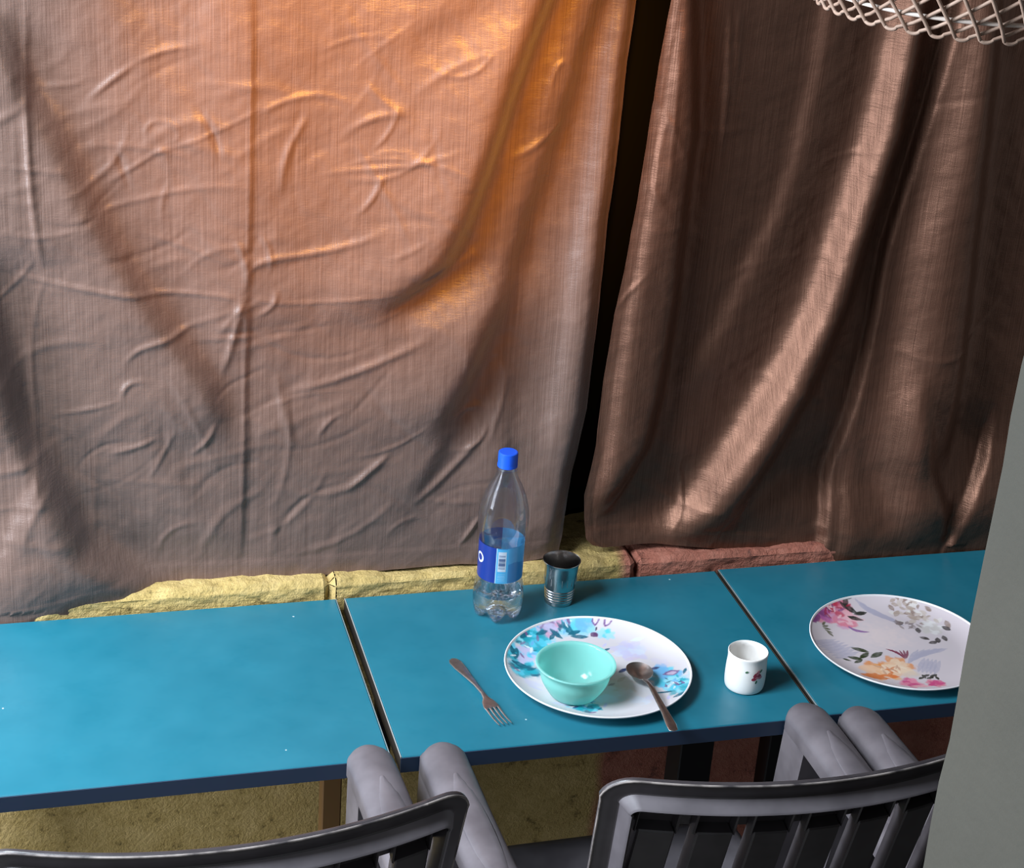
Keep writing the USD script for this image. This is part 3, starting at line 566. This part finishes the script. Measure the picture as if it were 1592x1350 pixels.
# printed label: a sleeve with vertex colours
NL, NZ = 640, 90
la = np.arange(NL) * 2 * PI / NL; lz = np.linspace(.071, .129, NZ)
azb = math.atan2(CAM[1] - BB[1], CAM[0] - BB[0])
u = (la - azb + PI) % (2 * PI) - PI              # 0 faces the viewer, + turns to the right of the picture
U, ZZ = np.meshgrid(u * .0337, (lz - .071) / .058)
def lab(u_, z_):
    c = np.zeros(u_.shape + (3,)); c[:] = (.015, .045, .30)
    n = meshkit.fbm(np.stack([u_ * 90, z_ * 4, u_ * 0], -1), 3, 4)
    right = u_ > -.006; c[right] = (.05, .28, .62); wv = right & (z_ > .42 + .25 * n) & (u_ > .010); c[wv] = (.10, .42, .74)
    band = (u_ > -.006) & (u_ < .012); c[band & (z_ < .97)] = (.09, .46, .80)
    edge = (np.abs(u_ + .006) < .0006); c[edge] = (.45, .70, .90)
    bc = (u_ > -.0035) & (u_ < .0085) & (z_ > .34) & (z_ < .90); c[bc] = (.62, .70, .80)
    bars = bc & (u_ > -.0022) & (u_ < .0072) & (z_ > .42) & (z_ < .84) & (np.sin(z_ * 95 + 2.5 * np.sin(z_ * 41)) > .05); c[bars] = (.12, .17, .30)
    tx = (u_ > -.003) & (u_ < .008) & (z_ > .06) & (z_ < .28) & (np.sin(z_ * 120) > .3) & (np.sin(u_ * 3300 + 9 * np.floor(z_ * 19)) > -.5); c[tx] = (.35, .62, .85)
    # white initial at the left turn of the label: a ring with a bar
    d = np.hypot(u_ + .0365, (z_ - .58) * .058); c[(d < .0085) & (d > .0052)] = (.85, .88, .92)
    return c
lc_ = lab(U, ZZ)
V = np.stack([.0337 * np.cos(la)[None, :] + 0 * ZZ, .0337 * np.sin(la)[None, :] + 0 * ZZ, .071 + .058 * ZZ], -1)
obj('label', (V.reshape(-1, 3), grid_faces(NZ, NL, True)), 'printed_film', t, smooth=True, colors=lc_.reshape(-1, 3), label='blue paper label with barcode')
# a little water left in the foot
wi = inner[:, :, :]; zs = out[:, 1]
wl = [(1e-5, .0098), (.006, .0100), (.012, .0086), (.018, .0048), (.0235, .0022), (.0283, .0034), (.0312, .0060)] + [(r - .0012, z) for r, z in out if .007 < z < .046]
wv_ = petal(np.array(wl), 0); tz = .046
wv_ = np.concatenate([wv_, np.stack([wv_[-1, :, 0] * 0 + 1e-6 * np.cos(th), 1e-6 * np.sin(th), np.full(N, wv_[-1, 0, 2])], -1)[None]])
obj('water', (wv_.reshape(-1, 3), grid_faces(len(wv_), N, True)), 'water', t, smooth=40, label='clear water left in the foot of the bottle')

# fork and spoon
def strip_mesh(sec):
    """sec: list of (s, half width, z bottom, crown) along the handle -> a lofted blade of elliptical section."""
    out_ = []
    for s, w, z, h in sec:
        a = np.arange(14) * 2 * PI / 14; out_.append(np.stack([np.full(14, s), w * np.cos(a), z + h * np.sin(a)], -1))
    return loft(out_)
f0, f1 = on_level(703, 1026, T), on_level(786, 1130, T)
L = np.hypot(*(f1 - f0)[:2]); ang = math.degrees(math.atan2(f1[1] - f0[1], f1[0] - f0[0]))
t = thing('fork', 'steel fork lying on the middle table, left of the blue floral plate', 'fork', (f0[0], f0[1], T), ang)
hs = [(s * L, w, z, h) for s, w, z, h in ((0, .002, .0016, .0008), (.015, .0062, .0018, .0012), (.06, .0092, .0022, .0014), (.16, .0088, .0032, .0015), (.30, .0060, .0052, .0016), (.45, .0036, .0070, .0018), (.58, .0030, .0072, .0018), (.64, .0048, .0060, .0016), (.68, .0092, .0048, .0013), (.73, .0112, .0036, .0011), (.76, .0112, .0032, .0010))]
obj('handle', strip_mesh(hs), 'worn_steel', t, smooth=40)
for k in range(4):
    y = (-1.5 + k) * .0060
    obj('tine', strip_mesh([(s * L, w, z, h) for s, w, z, h in ((.755, .0018, .0032, .0010), (.82, .0016, .0024, .0009), (.90, .0014, .0022, .0009), (.96, .0012, .0030, .0008), (1.0, .0005, .0040, .0005))]).apply_translation([0, y, 0]), 'worn_steel', t, smooth=40)
s0, s1 = on_level(994, 1052, T + .014), on_level(1046, 1137, T + .030)
L = float(np.linalg.norm(s1[:2] - s0[:2])); ang = math.degrees(math.atan2(s1[1] - s0[1], s1[0] - s0[0]))
t = thing('spoon', 'steel spoon resting on the right rim of the blue floral plate', 'spoon', (s0[0], s0[1], T + .0125), ang)
# bowl of the spoon: concave shell; x runs towards the handle
nu, nv = 26, 40; uu = np.linspace(0, 1, nu); aa = np.arange(nv) * 2 * PI / nv
def sp(r, a, off):
    w = .0185 * (1 - .10 * np.cos(a)); x = .0255 * np.cos(a) * r; y = w * np.sin(a) * r
    z = -.0080 * (1 - r ** 2) + off + .0105 + .0016 * np.cos(a) * r; return np.stack([x, y, z], -1)
A, B = np.meshgrid(aa, uu); top_ = sp(B, A, .0006); bot = sp(B[::-1], A, -.0006)
obj('bowl', (np.vstack([top_.reshape(-1, 3), bot.reshape(-1, 3)]), grid_faces(2 * nu, nv, True)), 'worn_steel', t, smooth=50)
kk = L + .004
sec = [(.0235, .0046, .0112, .0012), (.032, .0036, .0138, .0015), (.042, .0032, .0168, .0015), (.060, .0040, .0195, .0014), (kk * .75, .0056, .0220, .0013), (kk * .92, .0074, .0215, .0012), (kk * .99, .0062, .0205, .0010), (kk, .0020, .0203, .0006)]
obj('handle', strip_mesh(sec), 'worn_steel', t, smooth=40)

# ------------------------------------------------------------------ chairs
def back_pt(a, b, v):
    """Point of the reclined, bowed chair back: a across, b up along it, v to the rear."""
    a, b, v = map(np.asarray, (a, b, v))
    rec = .26; y = -.115 - b * math.sin(rec) - v * math.cos(rec) - .048 * (1 - (a / .23) ** 2) * np.clip(b / .3, .3, 1)
    z = .425 + b * math.cos(rec) - v * math.sin(rec)
    return np.stack(np.broadcast_arrays(a, y, z), -1)
def back_box(a0, a1, b0, b1, v0, v1, na=6, nb=6, narrow=0.0):
    m = cbox(a0, a1, b0, b1, v0, v1, .0016)
    vs, fs = trimesh.remesh.subdivide_to_size(m.vertices, m.faces, .03, max_iter=12)
    return trimesh.Trimesh(back_pt(vs[:, 0], vs[:, 1], vs[:, 2]), fs, process=False)
HB, WB = .600, .234
def make_chair(label, loc, rz):
    t = thing('chair', label, 'chair', loc, rz, None)
    # rim: an inverted U with a lip, a channel and a ledge coloured as if lit
    path, nor = [], []
    for b in np.linspace(.02, HB - .035, 16): path.append((-WB + .03 * (1 - b / HB), b)); nor.append((1, 0))
    for a in np.linspace(PI, PI / 2, 9)[1:]: path.append((-WB + .035 + .035 * math.cos(a), HB - .035 + .035 * math.sin(a))); nor.append((-math.cos(a), -math.sin(a)))
    for a in np.linspace(-WB + .035, WB - .035, 26)[1:-1]: path.append((a, HB)); nor.append((0, -1))
    r = [(-x, y) for x, y in path[:25]][::-1]; rn = [(-x, y) for x, y in nor[:25]][::-1]
    path += r; nor += rn
    prof = np.array([(.001, -.0065), (0, -.0035), (.0004, -.001), (.002, .0004), (.010, .0), (.0165, .0), (.0185, .0012), (.0235, .0150), (.0255, .0165), (.0275, .0150), (.0280, -.004), (.0285, -.0125), (.020, -.0125), (.006, -.0085)])
    secs = [back_pt(p[0] + n[0] * prof[:, 0], p[1] + n[1] * prof[:, 0], prof[:, 1]) for p, n in zip(path, nor)]
    bf = obj('back_frame', loft(secs), 'dark_plastic', t, smooth=35)
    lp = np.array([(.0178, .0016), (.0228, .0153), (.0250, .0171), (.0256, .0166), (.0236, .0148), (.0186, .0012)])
    obj('ledge', loft([back_pt(p[0] + n[0] * lp[:, 0], p[1] + n[1] * lp[:, 0], lp[:, 1]) for p, n in zip(path, nor)]), 'lit_dusty_plastic', bf, smooth=35, label='ledge inside the rim, painted lighter as if lit')  # thin shell that carries the lit band of the ledge in its colour
    obj('worn_lit_edge', tube([back_pt(p[0] + n[0] * .0008, p[1] + n[1] * .0008, -.0005) for p, n in zip(path, nor)], .0014, 6), 'scuffed_lit_plastic', bf, smooth=True, label='scuffed outer edge of the rim, its bright lip line painted in')  # scuffs, with the highlight along the lip put into the colour
    obj('top_panel', back_box(-WB + .026, WB - .026, HB - .076, HB - .026, -.0155, -.0115), 'dark_plastic', t)
    obj('lower_panel', back_box(-WB + .045, WB - .045, .02, .075, -.015, -.011), 'dark_plastic', t)
    n = 7; pitch = .0580
    for k in range(n):
        a = (k - (n - 1) / 2) * pitch
        obj('slat', back_box(a - .0185, a + .0185, .055, HB - .070, -.016, .0035), 'dark_plastic', t)
    for k in range(n + 1):
        a = (k - n / 2) * pitch
        for s in (-1, 1):
            if abs(a + s * .009) < WB - .030:
                obj('rib', back_box(a + s * .009 - .0013, a + s * .009 + .0013, HB - .0755, HB - .028, -.0115, .002), 'dark_plastic', t)
    # seat: dished pan
    ns, nt = 30, 26; S, Q = np.meshgrid(np.linspace(-1, 1, ns), np.linspace(-1, 1, nt))
    wx = .225 + .02 * (Q + 1) / 2
    sup = lambda q: np.sign(q) * (1 - (1 - np.abs(q)) ** 1.35)
    xs, ys = wx * sup(S) * np.sqrt(1 - .10 * Q ** 4), .115 + .255 * sup(Q) * np.sqrt(1 - .12 * S ** 4)
    zs_ = .432 - .014 * (1 - S ** 2) * (1 - Q ** 2) - .022 * np.clip(np.maximum(np.abs(S), np.abs(Q)) - .9, 0, 1) ** 1 / .1
    topv = np.stack([xs, ys, zs_], -1); botv = topv - [0, 0, .008]
    m = trimesh.Trimesh(np.vstack([topv.reshape(-1, 3), botv.reshape(-1, 3)]), np.vstack([grid_faces(nt, ns), grid_faces(nt, ns)[:, ::-1] + ns * nt]), process=False)
    ring = np.r_[np.arange(ns), np.arange(1, nt) * ns + ns - 1, (nt - 1) * ns + np.arange(ns - 2, -1, -1), np.arange(nt - 2, 0, -1) * ns]; r2 = np.roll(ring, -1); o = ns * nt
    m = trimesh.Trimesh(m.vertices, np.vstack([m.faces, np.stack([ring, ring + o, r2 + o], 1), np.stack([ring, r2 + o, r2], 1)]), process=False)
    m.fix_normals(); obj('seat', m, 'lit_dusty_plastic', t, smooth=40)
    for s in (-1, 1):
        # armrest: crowned top with skirts, round at the tip, running back into the back frame
        pth = spline([(s * .256, .2515, .706), (s * .257, .20, .709), (s * .257, .10, .709), (s * .254, -.05, .709), (s * .243, -.18, .712), (s * .226, -.262, .720)], 60)
        pth = np.vstack([pth[0] - (pth[0] - pth[1]) * q for q in (0.0, .05, .15, .35, .65)] + [pth[1:]])
        secs = []
        for i, p in enumerate(pth):
            d = min(1.0, abs(p[1] - .2515) / .030); f_ = math.sqrt(max(.02, 1 - (1 - d) ** 2)); w = .0305 * f_
            if i > 58: w *= 1 - .09 * (i - 58)
            a = np.linspace(0, PI, 19); x = w * np.cos(a); z = .020 * (.35 + .65 * f_) * np.sin(a)
            x = np.r_[x, -w, -w * .90, w * .90, w]; z = np.r_[z, -.016, -.018, -.018, -.016]
            secs.append(np.stack([p[0] + x, np.full(len(x), p[1]), p[2] - .020 + z], -1))
        am = obj('armrest', loft(secs), 'lit_dusty_plastic', t, smooth=60)
        pad = [np.stack([p[0] + .019 * np.cos(a_) * f_, np.full(12, p[1]), p[2] - .0045 + .0056 * np.sin(a_)], -1) for p, f_ in zip(pth[14:42:2], np.sqrt(1 - np.linspace(-.98, .98, 14) ** 2 * .98)) for a_ in [np.arange(12) * 2 * PI / 12]]
        obj('arm_pad', loft(pad), 'lit_dusty_plastic', am, smooth=45)
        # front leg: broad under the arm, tapering to the floor
        secs = []
        for z, y, hw, hd in ((.690, .206, .0275, .036), (.56, .225, .024, .034), (.43, .245, .024, .030), (.2, .268, .022, .026), (0.0, .290, .020, .022)):
            x0 = s * .258; secs.append([(x0 - hw, y - hd, z), (x0 - hw, y + hd * .8, z), (x0 - hw * .8, y + hd, z), (x0 + hw * .8, y + hd, z), (x0 + hw, y + hd * .8, z), (x0 + hw, y - hd, z)])
        obj('leg', loft(secs), 'lit_dusty_plastic', t, smooth=30)
        secs = []
        for z, y, x0 in ((.46, -.135, .190), (.43, -.150, .200), (.2, -.235, .225), (0.0, -.300, .245)):
            x0 *= s; secs.append([(x0 - .022, y - .022, z), (x0 + .022, y - .022, z), (x0 + .022, y + .022, z), (x0 - .022, y + .022, z)])
        obj('leg', loft(secs), 'dark_plastic', t, smooth=30)
    return t
CYC = -.262
ch = make_chair('dark plastic armchair drawn up to the left, empty table', (-.292, CYC - .001, 0), 2.2)
dup(ch, (.3115, CYC + .0045, 0), 1.2, 'dark plastic armchair with scuffed slatted back drawn up to the middle table')
dup(ch, (.899, CYC, 0), 2.2, 'dark plastic armchair showing only its armrest, at the right table')

# ------------------------------------------------------------------ woven pendant lamps
LC = (0.572, -0.10, 1.724 - .05)
def pendant(label, loc, bulb):
    t = thing('pendant_lamp', label, 'lamp', loc)
    # half profile of the shade: (radius, height above the rim)
    pr = spline([(.160, 0.0), (.176, .030), (.188, .070), (.182, .120), (.146, .170), (.080, .205), (.035, .215)], 60)
    s = np.linspace(0, 1, 60); NS = 40
    for k in range(NS):
        phi0 = 2 * PI * k / NS; tw = 0.92
        # one cane comes down, turns at the rim and goes up again
        down = [(pr[i, 0], phi0 - tw * s[i] - .035, pr[i, 1]) for i in range(59, 1, -2)]
        turn = [(pr[0, 0] + .001, phi0 + .045 * math.sin(q), -.004 * math.cos(q) + .002) for q in np.linspace(-1.2, 1.45, 9)]
        upw = [(pr[i, 0] - .004, phi0 + 1.9 * s[i] ** .85 + .045, pr[i, 1]) for i in range(2, 60, 2)]
        pts = np.array([(r * math.cos(f), r * math.sin(f), z) for r, f, z in down + turn + upw])
        obj('cane', tube(pts, .0021, 6), 'natural_rattan', t, smooth=True)
    for name, i, rr in (('ring', 4, .0024), ('ring', 34, .0022)):
        a = np.linspace(0, 2 * PI, 97); rd = pr[i, 0] - .006
        obj(name, tube(np.stack([rd * np.cos(a), rd * np.sin(a), 0 * a + pr[i, 1]], -1), rr, 8, False), 'white_metal', t, smooth=True)
    obj('socket', lathe([(0, .17), (.02, .17), (.022, .175), (.022, .215), (.030, .222), (.036, .226), (.02, .236), (1e-5, .238)], 32), 'black_cord', t, smooth=30)
    obj('cord', tube([(0, 0, .236), (0, 0, 2.55 - loc[2])], .003, 8), 'black_cord', t, smooth=True)
    bp = spline([(.012, .172), (.014, .160), (.026, .135), (.030, .115), (.024, .096), (.010, .086)], 24)
    obj('bulb', lathe(np.vstack([[(1e-5, .172)], bp, [(1e-5, .0855)]])[::-1], 32), bulb, t, smooth=True)
    return t
pendant('woven rattan pendant lamp hanging at the top right', LC, 'cold_bulb')
